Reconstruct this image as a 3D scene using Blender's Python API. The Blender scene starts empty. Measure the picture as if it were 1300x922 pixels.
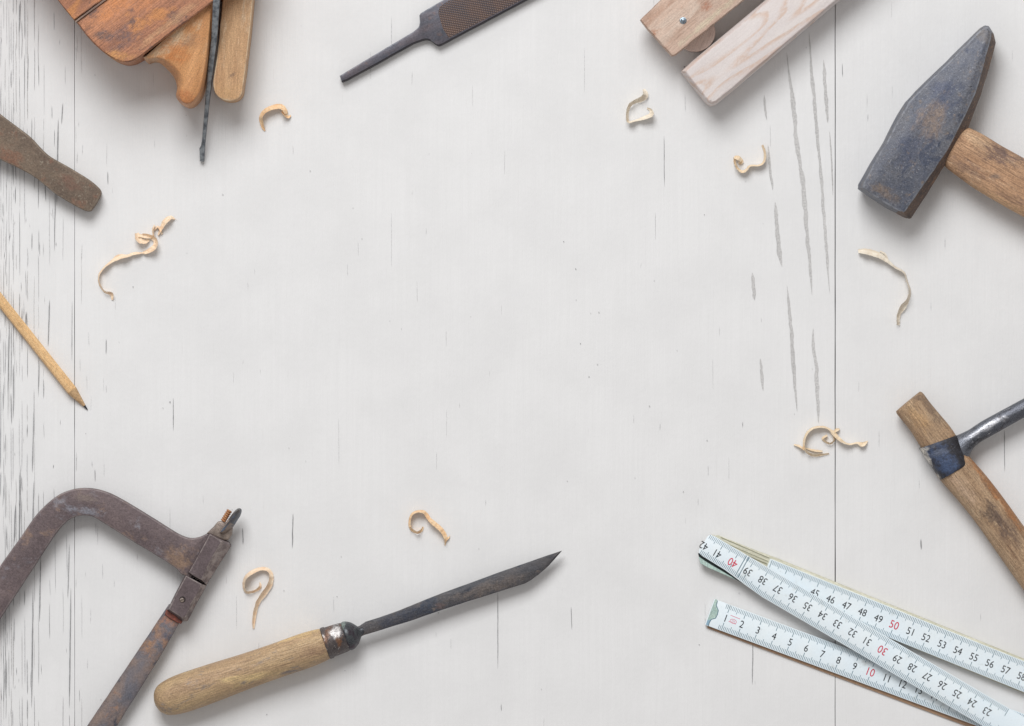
import bpy, bmesh, math, random
from mathutils import Vector, Matrix

U = 0.00047            # metres per layout unit (about half a millimetre)
H = 4.0                # camera height
S = bpy.context.scene
C = S.collection
random.seed(7)

# ------------------------------------------------------------------ helpers
def lin(c):
    c = c / 255.0
    return c / 12.92 if c <= 0.04045 else ((c + 0.055) / 1.055) ** 2.4
def col(r, g, b): return (lin(r), lin(g), lin(b), 1.0)
def W(x, y, z=0.0, zr=None):
    """layout units -> metres; zr = height at which the traced outline was seen"""
    k = 1 - (zr * U) / H if zr else 1.0
    return Vector(((x - 650) * U * k, (461 - y) * U * k, z * U))

def thing(name, label, cat, x, y, group=None):
    o = bpy.data.objects.new(name, None); C.objects.link(o)
    o.empty_display_size = 0.01
    o.location = W(x, y)
    o['label'] = label; o['category'] = cat
    if group: o['group'] = group
    return o

def root_of(p):
    while p.parent: p = p.parent
    return p

def finish(name, bm, mats, parent=None, origin=None, angle=35, smooth=True):
    me = bpy.data.meshes.new(name)
    off = root_of(parent).location if parent else (origin or Vector((0, 0, 0)))
    bmesh.ops.translate(bm, verts=bm.verts, vec=-Vector(off))
    bmesh.ops.recalc_face_normals(bm, faces=bm.faces)
    bm.to_mesh(me); bm.free()
    if not isinstance(mats, (list, tuple)): mats = [mats]
    for m in mats: me.materials.append(m)
    if smooth:
        me.shade_smooth(); me.set_sharp_from_angle(angle=math.radians(angle))
    o = bpy.data.objects.new(name, me); C.objects.link(o)
    if parent: o.parent = parent
    elif origin is not None: o.location = origin
    return o

def area(p):
    return 0.5 * sum(p[i][0] * p[(i + 1) % len(p)][1] - p[(i + 1) % len(p)][0] * p[i][1] for i in range(len(p)))

def inset(p, d):
    n = len(p); s = 1 if area(p) > 0 else -1; out = []
    for i in range(n):
        a, b, c = p[i - 1], p[i], p[(i + 1) % n]
        e1 = (b[0] - a[0], b[1] - a[1]); e2 = (c[0] - b[0], c[1] - b[1])
        l1 = math.hypot(*e1) or 1e-6; l2 = math.hypot(*e2) or 1e-6
        n1 = (-e1[1] / l1 * s, e1[0] / l1 * s); n2 = (-e2[1] / l2 * s, e2[0] / l2 * s)
        m = (n1[0] + n2[0], n1[1] + n2[1]); ml = math.hypot(*m)
        if ml < 0.3: m = n1; k = 1
        else:
            m = (m[0] / ml, m[1] / ml); k = min(1.6, 1 / max(0.3, m[0] * n1[0] + m[1] * n1[1]))
        out.append((b[0] + m[0] * d * k, b[1] + m[1] * d * k))
    return out

def cr(p0, p1, p2, p3, t):
    return tuple(0.5 * ((2 * b) + (-a + c) * t + (2 * a - 5 * b + 4 * c - d) * t * t + (-a + 3 * b - 3 * c + d) * t ** 3)
                 for a, b, c, d in zip(p0, p1, p2, p3))

def curve(pts, n=6, closed=False):
    """Catmull-Rom through the points"""
    out = []; N = len(pts)
    for i in range(N if closed else N - 1):
        g = (lambda k: pts[k % N]) if closed else (lambda k: pts[max(0, min(N - 1, k))])
        for j in range(n):
            out.append(cr(g(i - 1), g(i), g(i + 1), g(i + 2), j / n))
    if not closed: out.append(tuple(pts[-1]))
    return out

def wear(p, amp, step=5.0, seed=1):
    """split the edges of an outline and wobble them a little"""
    r = random.Random(seed); q = []
    for i in range(len(p)):
        a, b = p[i], p[(i + 1) % len(p)]
        L = math.hypot(b[0] - a[0], b[1] - a[1]); n = min(120, max(1, int(L / step)))
        nx, ny = (-(b[1] - a[1]) / (L or 1), (b[0] - a[0]) / (L or 1))
        w = 0
        for j in range(n):
            t = j / n
            w = w * 0.6 + r.uniform(-1, 1) * amp * 0.7
            ww = w * min(1, 4 * t * (1 - t) + 0.15)
            q.append((a[0] + (b[0] - a[0]) * t + nx * ww, a[1] + (b[1] - a[1]) * t + ny * ww))
    return q

def stack(bm, rings, zr=None, zf=None, mi=0):
    """loft closed outlines, caps at both ends. rings: [(outline, z)]"""
    vr = []
    for pts, z in rings:
        vr.append([bm.verts.new(W(x, y, (z if not callable(z) else z(x, y)) + (zf(x, y) if zf else 0), zr)) for x, y in pts])
    n = len(vr[0]); fs = []
    for a, b in zip(vr, vr[1:]):
        for i in range(n):
            j = (i + 1) % n
            fs.append(bm.faces.new((a[i], a[j], b[j], b[i])))
    fs.append(bm.faces.new(vr[0][::-1])); fs.append(bm.faces.new(vr[-1]))
    for f in fs: f.material_index = mi
    return vr

def prism(bm, outline, z0, z1, bev=1.0, seg=3, low=0.0, zr=None, zf=None, mi=0):
    rings = []
    if low > 0: rings.append((inset(outline, low), z0)); rings.append((outline, z0 + low))
    else: rings.append((outline, z0))
    for k in range(seg + 1):
        a = math.pi / 2 * k / seg
        rings.append((inset(outline, bev * (1 - math.cos(a))) if k else outline, z1 - bev + bev * math.sin(a)))
    return stack(bm, rings, zr if zr is not None else z1, zf, mi)

def loft(bm, st, n=24, e=2.0, sub=5, zr=None, mi=0):
    """st: [(Lx,Ly,Rx,Ry,zc,hz)] cross-section super-ellipses between a left and a right point"""
    st = curve([tuple(s) for s in st], sub) if sub > 1 else st
    vr = []
    for lx, ly, rx, ry, zc, hz in st:
        cx, cy = (lx + rx) / 2, (ly + ry) / 2; hx, hy = (rx - lx) / 2, (ry - ly) / 2
        ring = []
        for k in range(n):
            t = 2 * math.pi * k / n; c, s = math.cos(t), math.sin(t)
            c = math.copysign(abs(c) ** (2 / e), c); s = math.copysign(abs(s) ** (2 / e), s)
            ring.append(bm.verts.new(W(cx + hx * c, cy + hy * c, zc + hz * s, zr if zr is not None else zc)))
        vr.append(ring)
    for a, b in zip(vr, vr[1:]):
        for i in range(n):
            j = (i + 1) % n
            f = bm.faces.new((a[i], a[j], b[j], b[i])); f.material_index = mi
    for r in (vr[0][::-1], vr[-1]):
        f = bm.faces.new(r); f.material_index = mi
    return vr

def sheet(bm, pts, z, mi=0, zr=None):
    f = bm.faces.new([bm.verts.new(W(x, y, z, zr)) for x, y in pts]); f.material_index = mi
    f.normal_update()
    if f.normal.z < 0: f.normal_flip()

def line(bm, a, b, w, z, mi=0, zr=None):
    L = math.hypot(b[0] - a[0], b[1] - a[1]) or 1; nx, ny = -(b[1] - a[1]) / L * w / 2, (b[0] - a[0]) / L * w / 2
    sheet(bm, [(a[0] + nx, a[1] + ny), (b[0] + nx, b[1] + ny), (b[0] - nx, b[1] - ny), (a[0] - nx, a[1] - ny)], z, mi, zr)

# ------------------------------------------------------------------ materials
class NT:
    def __init__(s, name):
        s.m = bpy.data.materials.new(name); s.m.use_nodes = True
        s.t = s.m.node_tree; s.t.nodes.clear()
        s.out = s.n('ShaderNodeOutputMaterial'); s.b = s.n('ShaderNodeBsdfPrincipled')
        s.t.links.new(s.b.outputs[0], s.out.inputs[0])
    def n(s, t, **k):
        nd = s.t.nodes.new(t)
        for a, v in k.items(): setattr(nd, a, v)
        return nd
    def l(s, a, b): s.t.links.new(a, b)
    def coords(s, angle=0.0, stretch=1.0):
        tc = s.n('ShaderNodeTexCoord')
        vr = s.n('ShaderNodeVectorRotate'); vr.inputs['Angle'].default_value = -math.radians(angle)
        s.l(tc.outputs['Object'], vr.inputs['Vector'])
        mp = s.n('ShaderNodeMapping'); k = 1 / U
        mp.inputs['Scale'].default_value = (k / stretch, k, k)
        s.l(vr.outputs[0], mp.inputs['Vector'])
        return mp.outputs[0]
    def noise(s, v, scale, detail=6, rough=0.6, dist=0.0, off=0.0):
        nd = s.n('ShaderNodeTexNoise', noise_dimensions='4D')
        nd.inputs['W'].default_value = off
        nd.inputs['Scale'].default_value = scale; nd.inputs['Detail'].default_value = detail
        nd.inputs['Roughness'].default_value = rough; nd.inputs['Distortion'].default_value = dist
        s.l(v, nd.inputs['Vector']); return nd.outputs['Fac']
    def ramp(s, f, lo, hi, a=0.0, b=1.0):
        nd = s.n('ShaderNodeMapRange', interpolation_type='SMOOTHSTEP')
        nd.inputs[1].default_value = lo; nd.inputs[2].default_value = hi
        nd.inputs[3].default_value = a; nd.inputs[4].default_value = b
        s.l(f, nd.inputs[0]); return nd.outputs[0]
    def mix(s, f, a, b, mode='MIX'):
        nd = s.n('ShaderNodeMix', data_type='RGBA', blend_type=mode)
        for i, v in ((0, f), (6, a), (7, b)):
            if hasattr(v, 'links'): s.l(v, nd.inputs[i])
            else: nd.inputs[i].default_value = v
        return nd.outputs[2]
    def math(s, op, a, b=0.0):
        nd = s.n('ShaderNodeMath', operation=op)
        for i, v in ((0, a), (1, b)):
            if hasattr(v, 'links'): s.l(v, nd.inputs[i])
            else: nd.inputs[i].default_value = v
        return nd.outputs[0]
    def bump(s, h, dist, strength=1.0, prev=None):
        nd = s.n('ShaderNodeBump'); nd.inputs['Distance'].default_value = dist * U
        nd.inputs['Strength'].default_value = strength
        s.l(h, nd.inputs['Height'])
        if prev: s.l(prev, nd.inputs['Normal'])
        return nd.outputs[0]

_o = [0.0]
def surf(name, a, b, angle=0, stretch=1.0, scale=0.05, fibre=None, spots=(), rings=None, rough=0.6, metal=0.0, bump=0.6, spec=0.4, rvar=0.12, org=None, blobs=(), edge=None, grime=0.24):
    """a/b: the two main colours. fibre=(colour, amount): fine grain. spots: (colour, scale, lo, hi, stretch)"""
    _o[0] += 3.7; o = _o[0]
    t = NT(name)
    v = t.coords(angle, stretch); v1 = t.coords(angle, 1.0)
    big = t.noise(v, scale, 7, 0.6, 0.3, o)
    c = t.mix(t.ramp(big, 0.32, 0.68), a, b)
    hsum = t.noise(v, scale * 5, 8, 0.7, 0.0, o + 1)
    if rings:
        # growth rings: contour lines of a long smooth noise; rings=(colour, scale, count, stretch, amount)
        rn = t.noise(t.coords(angle, rings[3]), rings[1], 2, 0.35, 0.15, o + 8)
        fr = t.math('FRACT', t.math('MULTIPLY', rn, rings[2]))
        rf = t.math('MULTIPLY', t.ramp(fr, 0.45, 0.86), t.ramp(fr, 1.0, 0.88))
        rf = t.math('MULTIPLY', rf, t.ramp(t.noise(t.coords(angle, 3.0), 0.35, 5, 0.7, 0, o + 9), 0.36, 0.56, 0.25, rings[4]))
        c = t.mix(rf, c, rings[0])
    for i, (sc, ss, lo, hi, st) in enumerate(spots):
        vs = t.coords(angle, st)
        f = t.ramp(t.noise(vs, ss, 8, 0.68, 0.4, o + 2 + i * 1.3), lo, hi)
        c = t.mix(f, c, sc)
    for bi, bl in enumerate(blobs):
        # patches of wear, stain, tone and painted highlight, each with its own place: (colour, x, y, rx, ry, angle, amount)
        bc, bx, by, rx, ry, ba, am = bl
        tc = t.n('ShaderNodeTexCoord'); sb = t.n('ShaderNodeVectorMath', operation='SUBTRACT')
        sb.inputs[1].default_value = ((bx - org[0]) * U, -(by - org[1]) * U, 0)
        t.l(tc.outputs['Object'], sb.inputs[0])
        vr = t.n('ShaderNodeVectorRotate'); vr.inputs['Angle'].default_value = -math.radians(ba); t.l(sb.outputs[0], vr.inputs['Vector'])
        mp = t.n('ShaderNodeVectorMath', operation='MULTIPLY'); mp.inputs[1].default_value = (1 / (rx * U), 1 / (ry * U), 0)
        t.l(vr.outputs[0], mp.inputs[0])
        ln = t.n('ShaderNodeVectorMath', operation='LENGTH'); t.l(mp.outputs[0], ln.inputs[0])
        nz = t.noise(t.coords(ba, 1.8), 0.11, 8, 0.72, 0.3, o + 20 + bi)
        dd = t.math('ADD', ln.outputs['Value'], t.math('MULTIPLY', t.math('SUBTRACT', nz, 0.5), 4.2))
        mk = t.math('MULTIPLY', t.ramp(dd, 1.35, 0.3, 0, am), t.ramp(t.noise(t.coords(ba, 2.0), 0.45, 6, 0.75, 0, o + 30 + bi), 0.36, 0.56, 0.35, 1.0))
        c = t.mix(mk, c, bc)
    if fibre:
        vf = t.coords(angle, 22.0)
        ff = t.ramp(t.noise(vf, 0.9, 5, 0.7, 0.0, o + 5), 0.42, 0.72)
        c = t.mix(t.math('MULTIPLY', ff, fibre[1]), c, fibre[0])
        hsum = t.math('SUBTRACT', hsum, t.math('MULTIPLY', ff, 0.5))
    # small scale grime in value
    g = t.noise(v1, 0.55, 6, 0.75, 0, o + 7)
    gm = t.n('ShaderNodeMix', data_type='RGBA', blend_type='MULTIPLY'); gm.inputs[0].default_value = 1.0
    cb = t.n('ShaderNodeCombineColor'); gv = t.ramp(g, 0.30, 0.70, 1 - grime * 1.25, 1 + grime)
    for k in range(3): t.l(gv, cb.inputs[k])
    t.l(c, gm.inputs[6]); t.l(cb.outputs[0], gm.inputs[7]); c = gm.outputs[2]
    if edge:  # bevels tinted: worn edges, and on the steels rim highlights painted in
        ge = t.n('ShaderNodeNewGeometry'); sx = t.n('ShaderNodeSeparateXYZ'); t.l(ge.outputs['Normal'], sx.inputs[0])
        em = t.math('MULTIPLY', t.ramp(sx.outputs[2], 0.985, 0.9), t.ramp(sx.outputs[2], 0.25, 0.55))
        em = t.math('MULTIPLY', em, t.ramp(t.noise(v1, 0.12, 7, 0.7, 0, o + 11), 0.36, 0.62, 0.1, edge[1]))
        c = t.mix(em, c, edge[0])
    t.l(c, t.b.inputs['Base Color'])
    t.l(t.ramp(g, 0.3, 0.7, rough - rvar, min(1, rough + rvar)), t.b.inputs['Roughness'])
    t.b.inputs['Metallic'].default_value = metal
    t.b.inputs['Specular IOR Level'].default_value = spec
    n1 = t.bump(hsum, bump * 2.0)
    n2 = t.bump(g, bump * 0.7, 1.0, n1)
    t.l(n2, t.b.inputs['Normal'])
    return t.m

def plain(name, c, rough=0.5, metal=0.0, spec=0.4):
    t = NT(name); t.b.inputs['Base Color'].default_value = c
    v = t.coords(); g = t.noise(v, 0.4, 5, 0.7)
    t.l(t.ramp(g, 0.3, 0.7, max(0, rough - .08), rough + .08), t.b.inputs['Roughness'])
    t.b.inputs['Metallic'].default_value = metal; t.b.inputs['Specular IOR Level'].default_value = spec
    return t.m

M = {}
def paint_material():
    t = NT('chalky_white_paint')
    v = t.coords(90, 40.0); v1 = t.coords(90, 1.0); v2 = t.coords(90, 9.0)
    c = t.mix(t.ramp(t.noise(v, 0.25, 6, 0.65, 0, 3), 0.3, 0.7), col(226, 226, 226), col(229, 229, 229))
    c = t.mix(t.ramp(t.noise(v1, 0.012, 5, 0.6, 0, 8), 0.35, 0.7), c, col(223, 223, 223))
    c = t.mix(t.ramp(t.noise(v2, 0.16, 5, 0.7, 0, 12), 0.66, 0.80, 0, .6), c, col(206, 204, 203))
    c = t.mix(t.ramp(t.noise(v, 0.8, 3, 0.6, 0, 17), 0.66, 0.78, 0, .45), c, col(203, 202, 201))
    c = t.mix(t.ramp(t.noise(v1, 0.22, 2, 0.5, 0, 21), 0.80, 0.84, 0, .7), c, col(150, 148, 146))
    t.l(c, t.b.inputs['Base Color']); t.b.inputs['Roughness'].default_value = 0.75
    t.b.inputs['Specular IOR Level'].default_value = 0.2
    n1 = t.bump(t.noise(v, 0.5, 6, 0.7, 0, 30), 0.55, 0.8)
    n2 = t.bump(t.noise(v1, 0.15, 7, 0.7, 0, 31), 0.45, 0.7, n1)
    t.l(n2, t.b.inputs['Normal'])
    return t.m
M['paint'] = paint_material()
M['peel'] = surf('worn_grey_wood', col(200, 199, 198), col(192, 191, 190), 90, 12, 0.1, rough=0.9, bump=0.3)
M['crack'] = surf('dark_crack', col(136, 136, 138), col(172, 172, 173), 90, 8, 0.08, rough=0.9, bump=0.3)
PO = (190, 20)
M['planebody'] = surf('aged_red_beech', col(196, 138, 104), col(172, 120, 94), 38, 3, 0.03, org=PO,
    fibre=(col(112, 80, 68), 0.45), spots=[(col(206, 142, 92), 0.028, 0.52, 0.64, 2), (col(112, 90, 86), 0.05, 0.54, 0.68, 1.5)],
    blobs=[(col(214, 142, 90), 150, 12, 30, 16, 38, .8), (col(206, 138, 94), 190, 8, 20, 10, 38, .7), (col(104, 92, 92), 139, 48, 12, 7, 10, .85), (col(116, 98, 98), 165, 50, 26, 12, 30, .8), (col(104, 86, 84), 228, 26, 12, 10, 38, .7),
           (col(208, 152, 98), 152, 76, 24, 7, 0, .95), (col(206, 162, 124), 222, 34, 52, 5, 38, .7)], rough=0.55, bump=0.35, edge=(col(86, 62, 52), .8))
M['horn'] = surf('polished_orange_beech', col(212, 158, 108), col(192, 136, 90), 60, 3, 0.04, org=PO,
    fibre=(col(156, 108, 74), 0.45), spots=[(col(214, 186, 152), 0.05, 0.54, 0.68, 2), (col(122, 90, 70), 0.3, 0.62, 0.70, 1)],
    blobs=[(col(206, 184, 154), 215, 62, 34, 9, 38, .8), (col(208, 130, 76), 226, 70, 20, 16, 0, .6), (col(160, 124, 98), 246, 56, 12, 9, 0, .7), (col(176, 106, 62), 238, 128, 13, 12, 0, .7)], rough=0.42, bump=0.25)
M['board'] = surf('pale_beech_board', col(206, 168, 128), col(192, 152, 114), 86, 6, 0.05, org=PO,
    fibre=(col(158, 124, 96), 0.55), spots=[(col(214, 188, 156), 0.05, 0.53, 0.66, 4)], blobs=[(col(120, 100, 88), 298, 98, 6, 2, 40, .8), (col(200, 160, 114), 290, 118, 20, 10, 0, .6)],
    rough=0.6, bump=0.3, edge=(col(222, 200, 168), .9))
M['moulding'] = surf('greyed_wood', col(164, 144, 130), col(124, 102, 92), 40, 5, 0.1, fibre=(col(80, 64, 58), 0.5), rough=0.7, bump=0.3)
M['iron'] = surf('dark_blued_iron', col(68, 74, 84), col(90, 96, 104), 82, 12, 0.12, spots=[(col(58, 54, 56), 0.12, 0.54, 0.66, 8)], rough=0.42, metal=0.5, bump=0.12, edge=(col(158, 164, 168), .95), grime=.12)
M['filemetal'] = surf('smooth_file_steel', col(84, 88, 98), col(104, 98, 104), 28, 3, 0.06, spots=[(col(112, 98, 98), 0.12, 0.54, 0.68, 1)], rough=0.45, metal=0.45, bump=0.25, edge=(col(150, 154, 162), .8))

def file_teeth():
    t = NT('crosscut_file_teeth')
    v1 = t.coords(28, 1.0)
    def wave(ang, sc):
        w = t.n('ShaderNodeTexWave', wave_type='BANDS', bands_direction='X', wave_profile='SIN')
        w.inputs['Scale'].default_value = sc; w.inputs['Distortion'].default_value = 0.25
        w.inputs['Detail'].default_value = 1; w.inputs['Detail Scale'].default_value = 0.3
        t.l(t.coords(ang, 1.0), w.inputs['Vector']); return w.outputs['Fac']
    h = t.math('MULTIPLY', wave(28 + 52, 0.11), wave(28 - 38, 0.135))
    c = t.mix(t.ramp(t.noise(v1, 0.03, 5, 0.6, 0, 44), 0.35, 0.65), col(132, 108, 98), col(98, 94, 100))
    c = t.mix(t.ramp(h, 0.25, 0.8), c, col(172, 146, 130))
    c = t.mix(t.ramp(h, 0.2, 0.0, 0.0, 0.4), c, col(66, 56, 56))
    t.l(c, t.b.inputs['Base Color']); t.b.inputs['Metallic'].default_value = 0.45; t.b.inputs['Roughness'].default_value = 0.5
    t.l(t.bump(h, 1.2), t.b.inputs['Normal'])
    return t.m
M['teeth'] = file_teeth()
M['arm_red'] = surf('rubbed_pinkish_oak', col(206, 178, 160), col(216, 196, 180), 40, 5, 0.05, org=(900, 50), fibre=(col(160, 130, 114), 0.35),
    rings=(col(170, 130, 108), 0.018, 7, 4, 0.55), spots=[(col(182, 136, 112), 0.04, 0.54, 0.66, 1.6), (col(220, 210, 196), 0.06, 0.55, 0.68, 4)],
    blobs=[(col(170, 108, 80), 894, 10, 9, 6, 40, .8), (col(214, 200, 176), 902, 25, 52, 4, 40, .9), (col(190, 160, 142), 862, 42, 24, 6, 40, .6)], rough=0.75, bump=0.3, grime=0.14, edge=(col(120, 100, 92), .7))
M['arm_white'] = surf('whitewashed_oak', col(222, 215, 212), col(216, 208, 206), 40, 4, 0.05,
    rings=(col(209, 186, 172), 0.019, 12, 4.2, 1.0), fibre=(col(204, 188, 178), 0.25), rough=0.8, bump=0.15, grime=0.06, edge=(col(190, 168, 160), .6))
M['disc'] = surf('sanded_wood_disc', col(214, 194, 184), col(222, 210, 202), 70, 4, 0.06, fibre=(col(166, 142, 130), 0.4), rough=0.75, bump=0.2, grime=0.12)
M['screw'] = surf('bright_steel', col(176, 192, 204), col(130, 142, 154), 0, 1, 0.3, rough=0.25, metal=0.9, bump=0.2)
HO = (1190, 160)
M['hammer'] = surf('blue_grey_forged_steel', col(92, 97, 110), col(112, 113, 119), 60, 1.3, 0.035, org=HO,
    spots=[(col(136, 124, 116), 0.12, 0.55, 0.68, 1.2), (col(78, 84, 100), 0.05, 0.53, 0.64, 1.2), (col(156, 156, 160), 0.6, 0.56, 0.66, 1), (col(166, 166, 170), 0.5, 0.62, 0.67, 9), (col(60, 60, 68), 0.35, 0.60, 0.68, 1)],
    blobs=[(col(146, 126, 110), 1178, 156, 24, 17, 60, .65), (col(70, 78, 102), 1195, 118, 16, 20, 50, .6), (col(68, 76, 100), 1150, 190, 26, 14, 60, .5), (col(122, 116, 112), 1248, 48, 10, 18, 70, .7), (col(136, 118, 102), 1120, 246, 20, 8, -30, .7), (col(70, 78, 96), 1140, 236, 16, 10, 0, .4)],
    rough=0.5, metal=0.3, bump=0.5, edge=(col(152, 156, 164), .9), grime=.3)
M['hammer_side'] = surf('brown_flank_steel', col(116, 98, 86), col(90, 78, 74), 60, 2, 0.05, spots=[(col(144, 114, 92), 0.2, 0.52, 0.66, 1), (col(70, 64, 66), 0.1, 0.54, 0.66, 1)], rough=0.6, metal=0.2, bump=0.6, grime=.3)
M['hammer_wood'] = surf('worn_ash_handle', col(202, 164, 130), col(184, 144, 112), -30, 6, 0.05, org=HO, fibre=(col(118, 90, 74), 0.75),
    spots=[(col(140, 112, 98), 0.04, 0.54, 0.66, 2.5), (col(216, 184, 152), 0.08, 0.55, 0.66, 5)],
    blobs=[(col(114, 94, 88), 1262, 196, 30, 13, -30, .9), (col(108, 90, 86), 1290, 204, 26, 8, -30, .8), (col(128, 104, 92), 1222, 214, 20, 6, -30, .7), (col(222, 186, 148), 1238, 180, 18, 12, -30, .7), (col(220, 180, 138), 1262, 256, 70, 5, -28, .7), (col(116, 108, 104), 1260, 226, 7, 4, 0, .6)], rough=0.6, bump=0.45)
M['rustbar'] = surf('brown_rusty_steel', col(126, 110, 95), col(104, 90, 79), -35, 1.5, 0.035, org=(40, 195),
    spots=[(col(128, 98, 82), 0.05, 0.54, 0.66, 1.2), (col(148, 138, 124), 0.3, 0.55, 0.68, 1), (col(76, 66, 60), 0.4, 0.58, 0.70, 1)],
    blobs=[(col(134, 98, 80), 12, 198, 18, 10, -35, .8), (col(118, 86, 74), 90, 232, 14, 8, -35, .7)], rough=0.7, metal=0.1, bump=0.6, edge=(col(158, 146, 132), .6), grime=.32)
M['pencil'] = surf('bare_cedar_pencil', col(232, 194, 144), col(218, 178, 128), -52, 10, 0.1, fibre=(col(188, 144, 98), 0.5), rough=0.5, bump=0.12)
M['cone'] = surf('sharpened_cedar', col(212, 178, 136), col(192, 158, 118), -52, 4, 0.2, fibre=(col(160, 124, 90), 0.5), rough=0.7, bump=0.2)
M['lead'] = plain('graphite', col(52, 54, 60), 0.35, 0.3)
SO = (150, 720)
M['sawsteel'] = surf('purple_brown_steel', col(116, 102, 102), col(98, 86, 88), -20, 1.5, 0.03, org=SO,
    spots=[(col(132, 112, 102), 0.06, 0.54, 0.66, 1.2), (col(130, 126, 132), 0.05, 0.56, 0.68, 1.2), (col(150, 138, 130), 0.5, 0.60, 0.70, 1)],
    blobs=[(col(142, 144, 154), 106, 648, 22, 6, -10, .8), (col(138, 126, 116), 110, 632, 12, 7, 0, .5), (col(150, 124, 102), 226, 708, 16, 12, -30, .7), (col(84, 74, 78), 20, 720, 30, 16, 50, .4)], rough=0.55, metal=0.25, bump=0.45, edge=(col(150, 140, 140), .7), grime=.3)  # first blob paints a highlight on the frame's inner bend
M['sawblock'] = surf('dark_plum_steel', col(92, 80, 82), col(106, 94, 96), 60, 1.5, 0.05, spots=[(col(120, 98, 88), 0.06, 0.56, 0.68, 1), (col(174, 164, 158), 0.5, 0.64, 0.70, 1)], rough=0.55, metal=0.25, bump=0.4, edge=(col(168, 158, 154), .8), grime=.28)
M['sawblade'] = surf('stained_saw_blade', col(134, 116, 106), col(98, 100, 110), 56, 1.6, 0.03, org=SO, spots=[(col(146, 116, 98), 0.06, 0.54, 0.66, 1.4), (col(74, 76, 86), 0.05, 0.55, 0.66, 1.4)],
    blobs=[(col(160, 112, 88), 216, 786, 9, 11, 56, .9), (col(150, 118, 96), 205, 802, 10, 14, 56, .8), (col(150, 116, 90), 188, 820, 9, 14, 56, .8), (col(80, 84, 98), 212, 806, 6, 12, 56, .8)], rough=0.5, metal=0.3, bump=0.5, edge=(col(70, 72, 84), .8))
M['rust'] = surf('orange_rust', col(196, 144, 100), col(160, 108, 76), 0, 1, 0.3, rough=0.75, metal=0.1, bump=0.5)
M['redpaint'] = surf('faded_red_rust', col(150, 84, 70), col(108, 68, 60), 0, 1, 0.2, rough=0.7, bump=0.4)
M['wing'] = surf('worn_wing_steel', col(156, 142, 130), col(128, 116, 110), 50, 2, 0.08, spots=[(col(92, 92, 100), 0.08, 0.54, 0.66, 1)], rough=0.4, metal=0.35, bump=0.3)
M['wing_shade'] = surf('shaded_wing_steel', col(78, 72, 68), col(84, 98, 116), 50, 2, 0.08, rough=0.35, metal=0.4, bump=0.3)
KO = (520, 790)
M['blade'] = surf('black_forged_blade', col(70, 73, 80), col(92, 88, 88), 18, 3, 0.035, org=KO,
    spots=[(col(58, 62, 72), 0.05, 0.53, 0.66, 1.6), (col(120, 110, 104), 0.12, 0.57, 0.70, 1.3), (col(130, 130, 130), 0.6, 0.60, 0.70, 1)],
    blobs=[(col(56, 62, 76), 515, 782, 34, 12, 20, .75), (col(52, 62, 78), 545, 768, 16, 10, 20, .6), (col(118, 108, 102), 615, 748, 44, 8, 18, .75), (col(120, 96, 88), 560, 768, 6, 4, 0, .5), (col(54, 52, 54), 695, 709, 24, 8, 20, .6)], rough=0.48, metal=0.35, bump=0.5, edge=(col(44, 46, 52), .6), grime=.32)
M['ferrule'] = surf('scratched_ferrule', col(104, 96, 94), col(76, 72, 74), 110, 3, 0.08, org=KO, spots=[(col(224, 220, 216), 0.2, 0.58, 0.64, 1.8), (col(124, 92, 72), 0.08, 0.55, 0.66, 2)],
    blobs=[(col(236, 232, 230), 427, 801, 9, 6, 110, .9), (col(130, 96, 76), 413, 812, 4, 24, -20, .9)], rough=0.36, metal=0.5, bump=0.5)  # first blob is a painted highlight, second the brown ring
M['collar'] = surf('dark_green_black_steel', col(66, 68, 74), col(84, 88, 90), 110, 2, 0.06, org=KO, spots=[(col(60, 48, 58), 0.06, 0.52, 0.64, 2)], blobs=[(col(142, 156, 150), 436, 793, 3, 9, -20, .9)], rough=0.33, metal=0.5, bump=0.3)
M['knifewood'] = surf('varnished_old_handle', col(200, 172, 132), col(180, 150, 118), 18, 6, 0.06, org=KO, fibre=(col(122, 98, 78), 0.65),
    spots=[(col(220, 192, 142), 0.05, 0.53, 0.66, 5), (col(140, 130, 124), 0.07, 0.54, 0.66, 3)], blobs=[(col(224, 192, 136), 385, 804, 46, 4, 18, .8), (col(150, 118, 98), 400, 826, 26, 7, 18, .6)], rough=0.42, bump=0.35)
XO = (1210, 590)
M['pickwood'] = surf('grimy_hickory', col(188, 160, 130), col(168, 138, 108), -53, 5, 0.05, org=XO, fibre=(col(116, 90, 70), 0.7),
    spots=[(col(150, 120, 94), 0.05, 0.54, 0.66, 3), (col(204, 178, 146), 0.08, 0.55, 0.68, 4)],
    blobs=[(col(176, 118, 70), 1202, 524, 46, 6, -55, .9), (col(170, 114, 68), 1260, 622, 80, 6.5, -53, .9), (col(206, 166, 118), 1165, 530, 24, 8, -55, .6), (col(112, 96, 84), 1180, 518, 24, 6, -55, .7),
           (col(88, 76, 70), 1256, 650, 18, 10, -53, .85), (col(96, 80, 74), 1276, 672, 22, 12, -53, .8), (col(100, 84, 76), 1166, 505, 8, 5, 0, .6), (col(196, 168, 146), 1222, 622, 26, 8, -53, .5)], rough=0.6, bump=0.5, grime=.28)
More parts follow.
